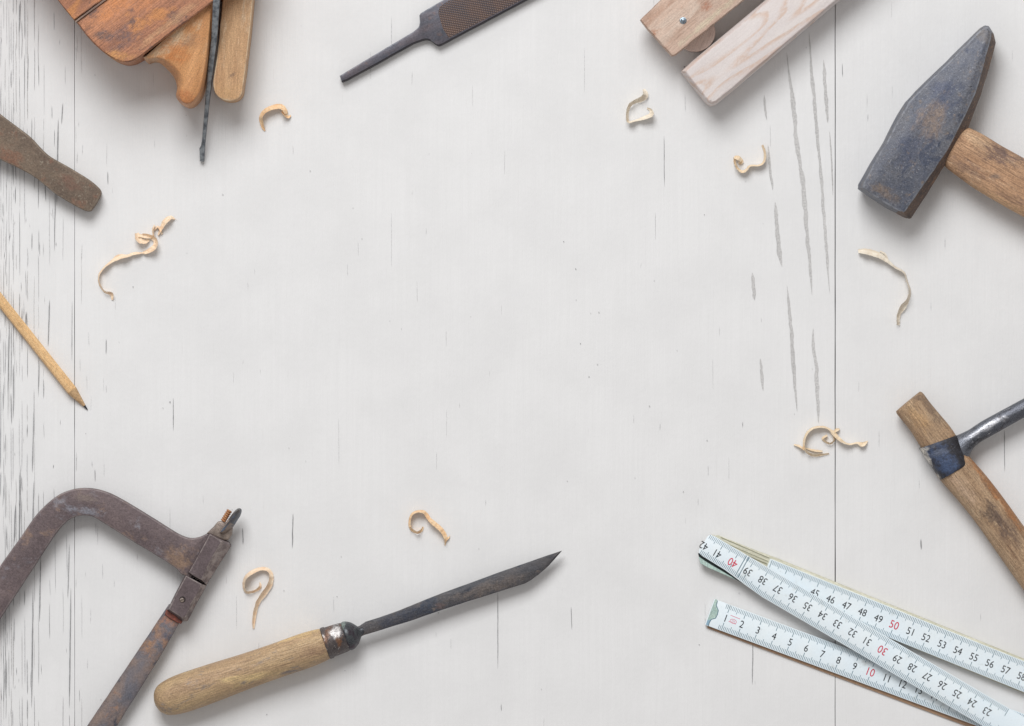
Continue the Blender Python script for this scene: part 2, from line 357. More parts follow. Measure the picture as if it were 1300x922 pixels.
M['bluepaint'] = surf('chipped_blue_steel', col(56, 56, 62), col(46, 44, 46), 30, 1.3, 0.05, org=XO,
    spots=[(col(112, 108, 104), 0.4, 0.62, 0.70, 1), (col(88, 92, 104), 0.1, 0.56, 0.68, 1.3)],
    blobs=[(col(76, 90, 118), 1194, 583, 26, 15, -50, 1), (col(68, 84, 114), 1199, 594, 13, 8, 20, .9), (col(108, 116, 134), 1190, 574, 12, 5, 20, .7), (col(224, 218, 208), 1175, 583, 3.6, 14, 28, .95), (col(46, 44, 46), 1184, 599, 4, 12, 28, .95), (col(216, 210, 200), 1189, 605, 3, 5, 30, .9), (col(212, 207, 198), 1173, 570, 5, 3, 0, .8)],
    rough=0.42, metal=0.3, bump=0.6)
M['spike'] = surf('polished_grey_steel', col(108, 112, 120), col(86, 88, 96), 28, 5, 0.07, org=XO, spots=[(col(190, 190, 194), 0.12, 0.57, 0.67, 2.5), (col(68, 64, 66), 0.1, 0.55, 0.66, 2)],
    blobs=[(col(206, 206, 210), 1250, 542, 26, 4, 28, .8), (col(50, 48, 50), 1238, 562, 20, 5, 30, .8)], rough=0.33, metal=0.6, bump=0.4)  # pale streak along the upper side, dark streak along the lower
M['rulewhite'] = surf('white_rule_plastic', col(228, 240, 247), col(232, 241, 245), 0, 1, 0.03, spots=[(col(212, 220, 222), 0.05, 0.56, 0.70, 1), (col(196, 204, 206), 0.5, 0.63, 0.72, 2)], rough=0.4, bump=0.02, grime=0.03)
M['rulebeige'] = surf('cream_rule_lath', col(222, 220, 202), col(202, 200, 178), -22, 14, 0.1, fibre=(col(158, 156, 134), 0.6), rough=0.6, bump=0.2)
M['rulebrown'] = surf('raw_wood_edge', col(172, 140, 112), col(150, 120, 96), -20, 8, 0.1, rough=0.7, bump=0.2)
M['ink'] = plain('black_ink', col(22, 25, 32), 0.6)
M['inkred'] = plain('red_ink', col(206, 44, 74), 0.6)
M['inkblue'] = plain('blue_grey_ink', col(84, 118, 134), 0.6)
M['inkpink'] = plain('faded_pink_ink', col(222, 140, 158), 0.6)
M['greenplate'] = surf('green_tinned_cap', col(192, 214, 204), col(170, 196, 190), 0, 1, 0.15, rough=0.4, metal=0.2, bump=0.2)
M['blueplate'] = plain('blue_tinned_cap', col(148, 180, 200), 0.4, 0.2)
M['darkplate'] = surf('black_joint_plate', col(34, 36, 40), col(48, 58, 56), 0, 1, 0.06, rough=0.5, metal=0.3, bump=0.2)

def shaving_mat(name, a, b, c):
    _o[0] += 5
    t = NT(name); v = t.coords(0, 1.0)
    f = t.noise(v, 0.16, 5, 0.65, 0.5, _o[0])
    cc = t.mix(t.ramp(f, 0.35, 0.65), a, b)
    cc = t.mix(t.ramp(t.noise(v, 0.28, 5, 0.6, 0, _o[0] + 2), 0.58, 0.70, 0, .8), cc, c)
    t.l(cc, t.b.inputs['Base Color']); t.b.inputs['Roughness'].default_value = 0.6
    t.l(t.bump(t.noise(v, 0.7, 5, 0.7, 0, _o[0]), 0.5), t.b.inputs['Normal'])
    tr = t.n('ShaderNodeBsdfTranslucent'); t.l(cc, tr.inputs[0]); mx = t.n('ShaderNodeMixShader'); mx.inputs[0].default_value = 0.12
    t.l(t.b.outputs[0], mx.inputs[1]); t.l(tr.outputs[0], mx.inputs[2]); t.l(mx.outputs[0], t.out.inputs[0])
    return t.m
M['shave_orange'] = shaving_mat('orange_shaving', col(250, 224, 186), col(240, 198, 152), col(220, 166, 118))
M['shave_cream'] = shaving_mat('cream_shaving', col(246, 238, 222), col(238, 224, 204), col(214, 196, 166))
M['shave_peach'] = shaving_mat('peach_shaving', col(252, 234, 208), col(246, 216, 184), col(226, 180, 142))
M['shave_tan'] = shaving_mat('tan_shaving', col(246, 230, 204), col(236, 212, 178), col(208, 174, 134))

# ------------------------------------------------------------------ table top
table = bpy.data.objects.new('tabletop', None); C.objects.link(table); table['kind'] = 'structure'
table['label'] = 'white painted wooden tabletop of wide boards with fine cracks'
R = random.Random(11)

def sliver(bm, pts, w, z, mi, jag=0.5, step=6):
    """jagged tapering strip following pts, widest w"""
    path = []
    for a, b in zip(pts, pts[1:]):
        n = max(1, int(math.hypot(b[0] - a[0], b[1] - a[1]) / step))
        for j in range(n): path.append((a[0] + (b[0] - a[0]) * j / n, a[1] + (b[1] - a[1]) * j / n))
    path.append(pts[-1]); n = len(path); L = []; Rr = []; wl = wr = .5
    for i, (x, y) in enumerate(path):
        t = i / (n - 1); env = min(1, 5 * t, 5 * (1 - t)) ** 0.7
        wl = 0.6 * wl + 0.4 * R.uniform(1 - jag, 1 + jag) * .5; wr = 0.6 * wr + 0.4 * R.uniform(1 - jag, 1 + jag) * .5
        L.append((x - w * wl * env, y)); Rr.append((x + w * wr * env, y + 0.01))
    for i in range(n - 1):
        sheet(bm, [L[i], Rr[i], (Rr[i + 1][0] , Rr[i + 1][1]), L[i + 1]], z, mi)

M['faint'] = surf('faint_crack', col(196, 196, 197), col(210, 210, 210), 90, 8, 0.08, rough=0.9, bump=0.2)
def plank(x0, x1, extra):
    bm = bmesh.new()
    prism(bm, wear([(x0, -900), (x1, -900), (x1, 1800), (x0, 1800)], 0.2, 8, seed=int(x0) + 2000), -48, 0, 0.35, 2, zr=0)
    extra(bm)
    return finish('plank', bm, [M['paint'], M['peel'], M['crack'], M['faint']], table, smooth=False)

def left_wear(bm):
    placed = []
    for k in range(620):
        x = 94 - abs(R.gauss(0, 1)) * 0 - (R.random() ** 0.75) * 215
        dens = 1.0 if x < 35 else max(0.16, ((100 - x) / 66) ** 1.5)
        if R.random() > dens: continue
        y = R.uniform(-200, 1150)
        L = min(90, R.expovariate(1 / 20) + 6)
        if x > 45: L *= 0.8
        dx = R.gauss(0, 0.6)
        sliver(bm, [(x, y), (x + dx * .4, y + L * .5), (x + dx, y + L)], R.choice([.35, .45, .55, .7, .95]), 0.12 + 0.0003 * k, 2, 0.7, 4)
    # grain lines opened along the same fibres, broken into long thin dashes
    x = -120.0; k = 0
    while x < 92:
        x += R.uniform(1.6, 4.4) if x < 34 else (R.uniform(3.5, 9) if x < 66 else R.uniform(8, 16))
        y = R.uniform(-220, -150); w0 = R.choice([.4, .5, .6, .8]); fill = 0.8 if x < 20 else (0.68 if x < 55 else 0.32)
        while y < 1150:
            L = R.uniform(18, 95); k += 1
            if R.random() < fill: sliver(bm, [(x + R.uniform(-.4, .4), y), (x + R.uniform(-.5, .5), y + L * .5), (x + R.uniform(-.4, .4), y + L)], w0 * R.uniform(.7, 1.3), 0.6 + 0.0006 * k, R.choice([2, 2, 3, 3, 1, 1]), 0.75, 5)
            y += L + R.expovariate(1 / (8 if x < 55 else 40))
    for x, y0, y1, w in [(26, 0, 46, 1.6), (74, 150, 262, 1.3), (26, 590, 720, 1.2), (43, 610, 690, 1.2), (20, 640, 690, 1.5), (52, 705, 790, 1.4), (42, 745, 900, 1.4),
                         (90, 745, 900, 1.2), (71, 200, 320, 1.0), (43, 520, 600, 1.3), (88, 690, 760, 1.0), (80, 130, 158, 1.2), (34, 395, 425, 1.4), (63, 380, 440, 1.3), (12, 410, 500, 1.0)]:
        sliver(bm, [(x, y0), (x - 1, (y0 + y1) / 2), (x - 2, y1)], w, 1.3, 2, 0.6, 5)

def centre_wear(bm):
    z = [0.15]
    def s(pts, w, mi=1, jag=0.7): z[0] += 0.006; sliver(bm, pts, w, z[0], mi, jag, 3.2)
    s([(998.5, 66), (1002, 96), (1006.5, 125), (1010.5, 172), (1015.7, 208), (1021, 245), (1024, 290), (1028, 335), (1031, 376)], 5.2)
    s([(1027, 40), (1031, 99), (1035, 146), (1040, 195), (1044, 245), (1048, 300), (1051, 345), (1053.5, 374)], 4.0)
    s([(970, 120), (971, 136), (973.5, 153)], 2.4); s([(975, 184), (977, 210), (981, 242)], 3.2)
    s([(1045.5, 76), (1048, 117), (1051, 157)], 4.0); s([(1053, 166), (1056, 208), (1057.5, 250)], 1.8)
    s([(984, 256), (986, 290), (989, 318), (993, 339)], 5.0); s([(999, 362), (1003, 405), (1006, 445), (1012, 523)], 4.2)
    s([(955, 346), (957, 365), (958, 382)], 4.6); s([(965, 455), (967, 475), (969, 497)], 3.0)
    s([(1032.5, 416), (1032, 440), (1036, 460), (1038, 500), (1039, 538)], 4.6)
    s([(843, 172), (843.5, 238)], 0.8, 2); s([(497, 20), (497, 75)], .7, 3); s([(372, 652), (371, 697)], 1.3, 2, 1.0)
    s([(308, 670), (308.5, 692)], 1.4, 2); s([(632, 750), (632, 850)], 0.9, 2); s([(220, 505), (220, 548)], 1.0, 2)
    s([(725, 770), (726, 800)], 1.0, 2); s([(956, 812), (955, 870)], 1.2, 2); s([(742, 60), (742, 118)], .6, 3)
    s([(497, 270), (497, 340)], .6, 3); s([(300, 755), (300.5, 800)], .8, 3)
    for k in range(56):
        x = 96 + 50 * R.random() ** 2 if k < 46 else R.uniform(150, 1055); y = R.uniform(-40, 930)
        s([(x, y), (x + R.uniform(-.6, .6), y + R.uniform(4, 26 if k < 46 else 12))], R.uniform(0.4, .95), 3 if k % 5 else 2)
    for k in range(60): # faint raised fibres in the paint
        x = R.uniform(98, 1056); y = R.uniform(-40, 930); s([(x, y), (x + R.uniform(-.5, .5), y + R.expovariate(1 / 12) + 4)], R.uniform(.25, .5), 3, .6)
    for k in range(60):
        x = R.uniform(100, 1055); y = R.uniform(-20, 930); r = R.uniform(0.35, 0.85)
        z[0] += 0.003
        sheet(bm, [(x + r * math.cos(a) * R.uniform(.7, 1.4), y + r * math.sin(a) * R.uniform(.7, 1.6)) for a in [i * math.pi / 3.5 for i in range(7)]], z[0], 2 if k % 3 == 0 else 3)

def right_wear(bm):
    z = [0.15]
    for k in range(36):
        x = R.uniform(1064, 1500); y = R.uniform(-20, 930); z[0] += 0.005
        sliver(bm, [(x, y), (x + R.uniform(-.5, .5), y + R.uniform(5, 24))], R.uniform(.4, .9), z[0], 2 if k % 9 == 0 else 3, .5, 5)
    sliver(bm, [(1169, 684), (1169.5, 698)], 1.4, .6, 2, .5, 3)
    sliver(bm, [(1275, 545), (1275.5, 600)], .8, .61, 2, .5, 5)

plank(-880, 94.45, left_wear)
plank(94.95, 1059.9, centre_wear)
plank(1060.8, 2030, right_wear)
bm = bmesh.new(); prism(bm, [(-870, -890), (2020, -890), (2020, 1790), (-870, 1790)], -90, -49, 1, 1, zr=0)
finish('batten_board', bm, M['crack'], table)

# ------------------------------------------------------------------ wooden plane, top left
t = thing('wooden_plane', 'worn reddish brown wooden plane with curved horn and dark iron bar, at top left', 'wood plane', 190, 20)
bm = bmesh.new()
prism(bm, wear(curve([(73, 0), (81, 10.5), (88, 19), (94, 25.8)], 3)[:-1] + [(94, 25.8), (132, -1.5), (200, -52), (330, -150), (330, -320), (-160, -320)], 0.35, 5, 3), 0, 100, 1.6, 3, 1)
finish('body_block', bm, M['planebody'], t)
bm = bmesh.new()
c1 = curve([(97.5, 29.2), (112, 48), (128, 64), (141, 73.2), (150, 77.5), (158, 79.3), (167, 78), (176, 73.5), (181.3, 69.8)], 5)
prism(bm, wear(c1 + [(269.5, 2.8), (330, -44), (330, -144), (203, -48), (134, 2)], 0.3, 5, 4), 0, 101, 2.6, 4, 1)
finish('body_block', bm, M['planebody'], t)
bm = bmesh.new()
prism(bm, wear([(94.4, 27.2), (96.4, 28.8), (133.5, 1.5), (201, -49), (200, -51), (132, -1)], .2, 5, 6), 60, 98.5, 0.8, 2)
finish('moulding', bm, M['moulding'], t)
# horn with a deep scooped flank
oc = curve([(181.6, 73.5), (185.5, 78.2), (191, 76.3), (198.6, 77), (209, 85), (219.5, 97), (224, 110), (222.6, 121.5), (228.7, 131), (238, 135.2), (247, 131), (255, 119), (260, 99), (264, 73)], 5)
ti = curve([(183.0, 72.6), (188, 75.0), (195, 74.0), (204, 74.5), (216, 80), (229, 93), (233.5, 106), (229, 119), (231.5, 128.5), (238, 131.5), (245.5, 128.5), (253, 117.5), (258, 98), (262.3, 72)], 5)
rest = [(268.5, 30), (271, -3), (290, -20)]; rest_t = [(266.9, 30), (269.8, -2), (288, -18)]
base = oc + rest; top = ti + rest_t
mid = [((a[0] * .72 + b[0] * .28), (a[1] * .72 + b[1] * .28)) for a, b in zip(base, top)]
md2 = [((a[0] * .25 + b[0] * .75), (a[1] * .25 + b[1] * .75)) for a, b in zip(base, top)]
bm = bmesh.new(); stack(bm, [(inset(base, 1), 0), (base, 3), (base, 62), (mid, 76), (md2, 85), (top, 88), (inset(top, 1.4), 89)], 80)
finish('horn', bm, M['horn'], t, angle=50)
bm = bmesh.new()
b1 = curve([(271.3, 98), (270.6, 107), (273, 117.7), (280, 125.2), (290, 128.4), (300.6, 126.6), (307, 119.5), (309, 108)], 5)
prism(bm, wear(b1 + [(311.5, 91.5), (317.6, 39), (322, -10), (326, -60), (288, -60), (283.5, -10), (278, 52)], .3, 5, 7), 0, 62, 2.2, 3, 1)
finish('side_board', bm, M['board'], t)
bm = bmesh.new()
il = [(275.5, -60), (272.5, 0), (269.3, 52), (265.5, 78), (260.3, 125.5), (254.9, 178), (253.5, 184), (251.4, 187.5), (251.9, 203.5), (257.2, 203.8), (258.9, 183), (266.2, 125.5), (273.6, 73), (277, 52), (281.8, 0), (285, -60)]
prism(bm, wear(il, .15, 5, 9), 0, 7, 1.5, 2, 0, zr=50, zf=lambda x, y: 2 + max(0, (203 - y)) * 0.46)
finish('iron_bar', bm, M['iron'], t)

# ------------------------------------------------------------------ file
t = thing('metal_file', 'dark steel file with crosshatched reddish teeth and bare pointed tang', 'file', 540, 45)
bm = bmesh.new()
fo = [(431.2, 96.5), (433.8, 104), (440, 101.8), (460, 91), (480, 80.3), (498, 70), (516, 60)] + curve([(524, 55.5), (532, 52.4), (541, 50), (548, 52.4), (553, 56.4), (557, 57.8), (561, 56.6)], 4) + \
     [(668, 0), (860, -101.5), (835, -148), (563, 0), (534, 17)] + curve([(532.4, 20), (532.8, 25), (533, 29), (531, 35), (524, 41)], 3) + [(502, 54), (480, 67), (440, 91)]
fw = wear(fo, .12, 4, 13); fd = [(x + .45, y + .95) for x, y in fw]
stack(bm, [(inset(fd, .5), 2), (fd, 2.6), (fd, 7.5), (fw, 11.2), (inset(fw, .45), 11.75), (inset(fw, 1.2), 12)], 12)
bmesh.ops.recalc_face_normals(bm, faces=bm.faces); bm.normal_update()
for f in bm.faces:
    if abs(f.normal.z) < .97 and f.normal.dot(Vector((.42, -.9, 0))) > .2 or abs(f.normal.z) < .3: f.material_index = 1  # sides and lower right chamfer take the dark edge material
finish('file_body', bm, [M['filemetal'], surf('dark_file_edge', col(44, 44, 50), col(58, 54, 58), 28, 3, .1, rough=.5, metal=.3, bump=.2)], t)
bm = bmesh.new()
fe = [(558.5, 8.2), (556.5, 16), (559, 26), (562.5, 37), (570, 48.2), (660, 1.2), (845, -96.5), (826, -140), (575, -2.5)]
stack(bm, [(fe, 9), (fe, 12.2), (inset(fe, 1.2), 12.7)], 12)
finish('cut_teeth', bm, M['teeth'], t)

# ------------------------------------------------------------------ wooden bevel with two arms
t = thing('wooden_bevel', 'two thick pale wooden arms joined by a round pivot disc, one pinkish and one whitewashed', 'wooden bevel', 900, 50)
bm = bmesh.new()
a1 = [(813, 25), (821.7, 36.5), (836, 52), (848.5, 66), (853, 71), (858, 70), (861, 67.2), (944, 0.5), (1080, -110), (1040, -160), (838.6, 0)]
prism(bm, wear(a1, .45, 5, 21), 22, 50, 1.6, 3, 1)
a = finish('arm', bm, M['arm_red'], t); a['label'] = 'pinkish brown arm with a steel screw'
bm = bmesh.new()
prism(bm, [(867.2 + 4.6 * math.cos(k * math.pi / 10), 26.2 + 4.4 * math.sin(k * math.pi / 10)) for k in range(20)], 46, 51.2, .8, 2)
prism(bm, [(867.4 + 2.9 * math.cos(k * math.pi / 10), 26.0 + 2.9 * math.sin(k * math.pi / 10)) for k in range(20)], 50, 53.4, 1.8, 4)
finish('screw', bm, M['screw'], a)
bm = bmesh.new()
prism(bm, wear([(883 + 25.2 * math.cos(k * math.pi / 24), 40.5 + 25.2 * math.sin(k * math.pi / 24)) for k in range(48)], .15, 4, 22), 0, 21.5, 1.0, 2)
finish('pivot_disc', bm, M['disc'], t)
bm = bmesh.new()
bo = [(865.4, 90), (868, 94), (893, 125.5), (898.5, 131.5), (903.7, 133.8), (910, 131.8), (930, 115.5), (1066.5, 0), (1180, -97), (1130, -140), (971.4, 0), (880, 76.5)]
to = [(869.2, 90), (871.3, 93.5), (895.2, 123.8), (899.5, 129.0), (903.7, 131.0), (908.5, 129.6), (928.5, 113.2), (1064, -1.5), (1176, -96), (1134, -135), (975.0, 1.5), (884, 77.6)]
def dens(p, n=6): return [(p[i][0] + (p[(i + 1) % len(p)][0] - p[i][0]) * j / n, p[i][1] + (p[(i + 1) % len(p)][1] - p[i][1]) * j / n) for i in range(len(p)) for j in range(n)]
bo, to = dens(bo), dens(to)
rr = random.Random(5); jit = [(rr.uniform(-.25, .25), rr.uniform(-.25, .25)) for _ in to]
to = [(p[0] + j[0], p[1] + j[1]) for p, j in zip(to, jit)]
stack(bm, [(inset(bo, 1), 0), (bo, 2), (bo, 30), (to, 45.5), (inset(to, .9), 46.6), (inset(to, 2.2), 47)], 44)
a = finish('arm', bm, M['arm_white'], t); a['label'] = 'broad whitewashed arm with wavy grain'

# ------------------------------------------------------------------ big hammer
t = thing('hammer', 'heavy blue grey steel hammer head on a worn wooden handle, at the right', 'hammer', 1190, 160)
Bp = [(1245.8, 34.6), (1251, 32.2), (1256, 32.6), (1262, 42), (1265, 54), (1257, 84), (1246, 119.6), (1229.7, 162), (1213, 190), (1196, 216), (1177, 247), (1157.5, 277), (1152.5, 276.8),
      (1139, 270), (1125.7, 263), (1106, 250), (1090.5, 239), (1091.5, 233), (1106, 207), (1122.7, 179.7), (1140, 146), (1151, 129), (1163.8, 115), (1203, 77), (1225, 55)]
Tp = [(1246.6, 36.2), (1251, 34.4), (1254.7, 35.2), (1257.8, 41.5), (1257.2, 50), (1248, 83), (1238, 119), (1218.5, 160), (1204.5, 188), (1191.5, 207), (1174, 232), (1153, 262), (1147, 270),
      (1139.5, 267.5), (1126.5, 260.6), (1107.5, 248.2), (1095.5, 238.8), (1096.5, 232.6), (1108.6, 207.8), (1125, 180.6), (1142, 147.6), (1152.6, 131), (1165, 117), (1204, 78.6), (1226, 56.6)]
Bp, Tp = dens(Bp, 3), dens(Tp, 3)
rr = random.Random(8)
Bp = [(x + rr.uniform(-.3, .3), y + rr.uniform(-.3, .3)) for x, y in Bp]; Tp = [(x + rr.uniform(-.45, .45), y + rr.uniform(-.45, .45)) for x, y in Tp]
bm = bmesh.new()
vr = stack(bm, [(inset(Tp, 1), 2), (Bp, 16), (Bp, 42), (Tp, 59), (inset(Tp, 1.0), 60.3), (inset(Tp, 2.6), 61)], 50)
n = len(Bp)
bm.faces.ensure_lookup_table()
for k, f in enumerate(bm.faces):
    ring, i = divmod(k, n)
    if k < n * 5 and ring < 3 and 3 <= i // 3 <= 12: f.material_index = 1  # right flank gets its own browner, darker material
finish('head', bm, [M['hammer'], M['hammer_side']], t, angle=25)
bm = bmesh.new()
ha, hb = (1213, 187), (0.866, 0.5)
def hst(s, wt, wb, zc, hz): # s along the axis, wt above, wb below
    x, y = ha[0] + hb[0] * s, ha[1] + hb[1] * s
    return (x - -0.5 * wt, y - 0.866 * wt, x + -0.5 * wb, y + 0.866 * wb, zc, hz)
loft(bm, [hst(-22, 22, 22, 33, 16), hst(-4, 27.5, 25, 33, 17), hst(3, 30, 28.5, 33, 18), hst(22, 31.5, 31, 33, 19), hst(50, 30.8, 33.6, 33, 19), hst(92, 31.5, 34, 33, 19.5), hst(150, 31, 33, 32, 19), hst(260, 30, 32, 30, 18), hst(400, 33, 35, 26, 18), hst(520, 36, 38, 24, 19), hst(548, 32, 34, 23, 16)], 28, 2.9, 6)
finish('handle', bm, M['hammer_wood'], t)

# ------------------------------------------------------------------ rusty flat bar at the left
t = None
bm = bmesh.new()
rb = [(-260, -22)] + curve([(-60, 97), (0, 144.6), (17.6, 158), (38, 173.5), (52.7, 189), (64.4, 199.3), (87.8, 212.6), (111, 226.8), (121, 234.5)], 4) + curve([(126, 239.2), (128.6, 245), (125.4, 253.5), (117.6, 265.6), (114, 268.4), (108.5, 268)], 3) + \
     curve([(96.6, 262.3), (73, 248), (61.5, 239), (44, 225), (20.5, 212), (0, 202.6), (-60, 172)], 4) + [(-300, 40)]
zl = lambda x, y: 4 + max(0, 120 - x) * 0.06
prism(bm, wear(rb, .22, 5, 31), 0, 17, 2.6, 4, 1, zf=zl)
o = finish('steel_bar', bm, M['rustbar'], None, origin=W(40, 195))
o['label'] = 'flat brown rusty steel bar end with a narrowed waist, at the left edge'; o['category'] = 'steel bar'

# ------------------------------------------------------------------ pencil
t = thing('pencil', 'sharpened bare wood pencil with a dark tip at the left edge', 'pencil', 55, 440)
dx, dy = 0.622, 0.783; px_, py_ = dy, -dx
def pst(s, r): x, y = 111 - dx * s, 520 - dy * s; return (x - px_ * r, y - py_ * r, x + px_ * r, y + py_ * r)
def hexrod(bm, s0, r0, z0, s1, r1, z1, rot=0.2, n=6):
    rings = []
    for s, r, zc in ((s0, r0, z0), (s1, r1, z1)):
        x, y = 111 - dx * s, 520 - dy * s
        rings.append([bm.verts.new(W(x + px_ * r * math.cos(a), y + py_ * r * math.cos(a), zc + r * math.sin(a))) for a in [rot + i * 2 * math.pi / n for i in range(n)]])
    for i in range(n): bm.faces.new((rings[0][i], rings[0][(i + 1) % n], rings[1][(i + 1) % n], rings[1][i]))
    bm.faces.new(rings[0]); bm.faces.new(rings[1][::-1])
bm = bmesh.new(); hexrod(bm, 29, 7.0, 7.0, 372, 7.0, 7.0)
bmesh.ops.bevel(bm, geom=[e for e in bm.edges], offset=0.9 * U, segments=2, affect='EDGES')
finish('shaft', bm, M['pencil'], t)
bm = bmesh.new(); hexrod(bm, 6, 1.7, 2.4, 31, 6.75, 7.0, 0.2, 20); finish('sharpened_cone', bm, M['cone'], t)
bm = bmesh.new(); hexrod(bm, -0.5, 0.5, 1.4, 6.5, 1.75, 2.5, 0.2, 16); finish('lead_tip', bm, M['lead'], t)

# ------------------------------------------------------------------ hacksaw
t = thing('hacksaw', 'old dark metal bow saw with a bent frame and wing bolt, at bottom left', 'saw', 150, 720)
bm = bmesh.new()
so = curve([(-130, 910), (-60, 808), (0, 719), (27.7, 680), (47, 652.6), (69, 632), (88.6, 622.4), (110.8, 619.8), (133, 624.2), (155, 634.6), (193.8, 658), (218, 673.3), (230, 680), (241, 683.4), (252, 682.3), (263, 677.3), (268, 674)], 5) + \
     [(272, 690), (240, 738)] + curve([(234, 730.5), (229.9, 729), (221.5, 720.5), (196, 704), (166, 686), (140, 669.5), (119, 656.8), (112, 655), (105, 654.6), (94, 656.8), (83, 663.7), (69, 680), (41.5, 722), (16.6, 760), (0, 785.5), (-50, 861), (-90, 922)], 5) + [(-100, 940)]
prism(bm, wear(so, .2, 5, 41), 9, 29, 2.4, 3, 1)
finish('frame', bm, M['sawsteel'], t)
bm = bmesh.new()
Bq = dens([(265.8, 676), (290.5, 689), (292.5, 694), (277, 718), (261.7, 742.8), (249, 735), (237.6, 727.6), (252, 701)], 3)
Tq = dens([(266.6, 678), (276, 683.4), (282, 687.8), (267.5, 712.5), (256.5, 736.5), (248.5, 732.5), (240, 726.6), (253, 703)], 3)
stack(bm, [(inset(Bq, 1), 2), (Bq, 4), (Bq, 26), (Tq, 37.5), (inset(Tq, 1.2), 38.5)], 34)
finish('end_block', bm, M['sawblock'], t, angle=25)
bm = bmesh.new()
Bq = dens([(235, 729.4), (261.2, 743.6), (258.5, 750), (247, 770), (240, 784.5), (237, 789), (231, 789), (212, 774.8), (221.5, 755)], 3)
Tq = dens([(236.3, 730.8), (256.5, 741.8), (254, 749), (243, 767), (237.6, 781), (235, 784.4), (231.3, 784.5), (214.3, 773.4), (223, 755.5)], 3)
stack(bm, [(inset(Bq, 1), 4), (Bq, 6), (Bq, 26), (Tq, 34.5), (inset(Tq, 1.2), 35.4)], 32)
lb = finish('blade_clamp', bm, M['sawblock'], t, angle=25)
bm = bmesh.new()
prism(bm, [(231.6 + 4.0 * math.cos(k * math.pi / 10), 761.3 + 4.0 * math.sin(k * math.pi / 10)) for k in range(20)], 30, 35.7, .2, 1, mi=0)
prism(bm, [(230.9 + 2.9 * math.cos(k * math.pi / 10), 762.0 + 2.9 * math.sin(k * math.pi / 10)) for k in range(20)], 33, 36.8, .9, 3, mi=1)
line(bm, (228.6, 762.8), (233.2, 761.0), 0.8, 36.95, 0, 34)
finish('pin', bm, [plain('pin_hole_dark', col(40, 32, 32), .7), M['wing']], lb)
bm = bmesh.new()
ro = [(214.5, 767), (171.7, 831), (110, 922.5), (-60, 1176), (-33, 1194), (140, 935), (205, 831), (232, 783)]
prism(bm, wear(ro, .25, 5, 43), 14, 22, 1.4, 2, .5)
finish('saw_blade', bm, M['sawblade'], t)
bm = bmesh.new()
prism(bm, wear([(211.5, 774), (231.5, 789), (229.5, 792.3), (222, 788.8), (214, 784), (209, 779.5)], .3, 2, 44), 15, 25, .6, 1)
finish('blade_socket', bm, M['redpaint'], t)
bm = bmesh.new()
prism(bm, wear([(262.3, 677), (270.6, 669.4), (276.6, 662.4), (282, 661.8), (295, 671.5), (293.8, 679.5), (289.6, 685.8), (284, 686)], .2, 3, 45), 8, 31, 2.2, 3)
finish('nut', bm, M['wing'], t)
bm = bmesh.new()
for k in range(6):
    q = k / 5; x, y = 283.2 + (290.3 - 283.2) * q, 662.0 + (650.2 - 662.0) * q
    ux, uy = 0.52, -0.855; vx, vy = 0.855, 0.52
    for w, hh in ((3.7, .6), (2.8, 1.3)):
        pass
    loft(bm, [(x - vx * 2.9, y - vy * 2.9, x + vx * 2.9, y + vy * 2.9, 24, 2.9), (x + ux * .9 - vx * 3.9, y + uy * .9 - vy * 3.9, x + ux * .9 + vx * 3.9, y + uy * .9 + vy * 3.9, 24, 3.9),
              (x + ux * 2.6 - vx * 2.9, y + uy * 2.6 - vy * 2.9, x + ux * 2.6 + vx * 2.9, y + uy * 2.6 + vy * 2.9, 24, 2.9)], 14, 2, 1)
finish('threaded_rod', bm, M['rust'], t)
bm = bmesh.new()
wo = curve([(278.2, 675.7), (285.7, 665), (293.3, 654.4), (297.9, 648.6), (302.5, 645.6), (306.2, 647.6), (304.9, 654.4), (300.9, 661), (293.5, 672), (285.7, 678)], 4, True)
wt = curve([(279.5, 675), (286.9, 665.5), (294.5, 655.6), (298.9, 650.4), (301.5, 648), (303.3, 648.3), (301, 653.6), (296.4, 659.8), (289.5, 668), (282.7, 675.5)], 4, True)
stack(bm, [(wo, 20), (wo, 30), (wt, 40), (inset(wt, .7), 40.8)], 36)
bm.faces.ensure_lookup_table()
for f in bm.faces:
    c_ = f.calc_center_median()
    if f.normal.z < .95 and (c_.x / U + 650 - 290) * 0.82 - (660 - (461 - c_.y / U)) * -0.57 > 2.2: f.material_index = 1  # right face takes a darker copy of the steel, shading put into colour
finish('wing_bolt', bm, [M['wing'], M['wing_shade']], t, angle=30)

# ------------------------------------------------------------------ forged knife
t = thing('forged_knife', 'black forged blade with an angled tip in a round wooden handle, at the bottom', 'knife', 520, 790)
bm = bmesh.new()
kb = [(713.8, 699.4), (692, 706.6), (672, 713.7), (628.5, 728.8), (595, 741.2), (560.8, 753.5), (532, 765), (506.6, 775.3), (482, 784), (464, 789.6), (456, 795), (449, 797), (449, 810.5), (456, 809.4), (462.6, 806.4), (495, 796.5), (527, 786.6),
      (560, 775), (594.6, 763.7), (632, 752), (660, 743.2), (666.5, 741.2), (673.5, 737.4), (684, 729.6), (696, 719.4)]
prism(bm, wear(kb, .15, 5, 51), 20, 26, 1.5, 2, .8, zf=lambda x, y: -(x - 450) * 0.03)
finish('blade', bm, M['blade'], t)
ka = (-0.947, 0.330); kn = (0.330, 0.947)
def kst(s, r, zc=22): # s from the blade shoulder towards the handle end
    x, y = 458 + ka[0] * s, 801.5 + ka[1] * s
    return (x - kn[0] * r, y - kn[1] * r, x + kn[0] * r, y + kn[1] * r, zc, r)
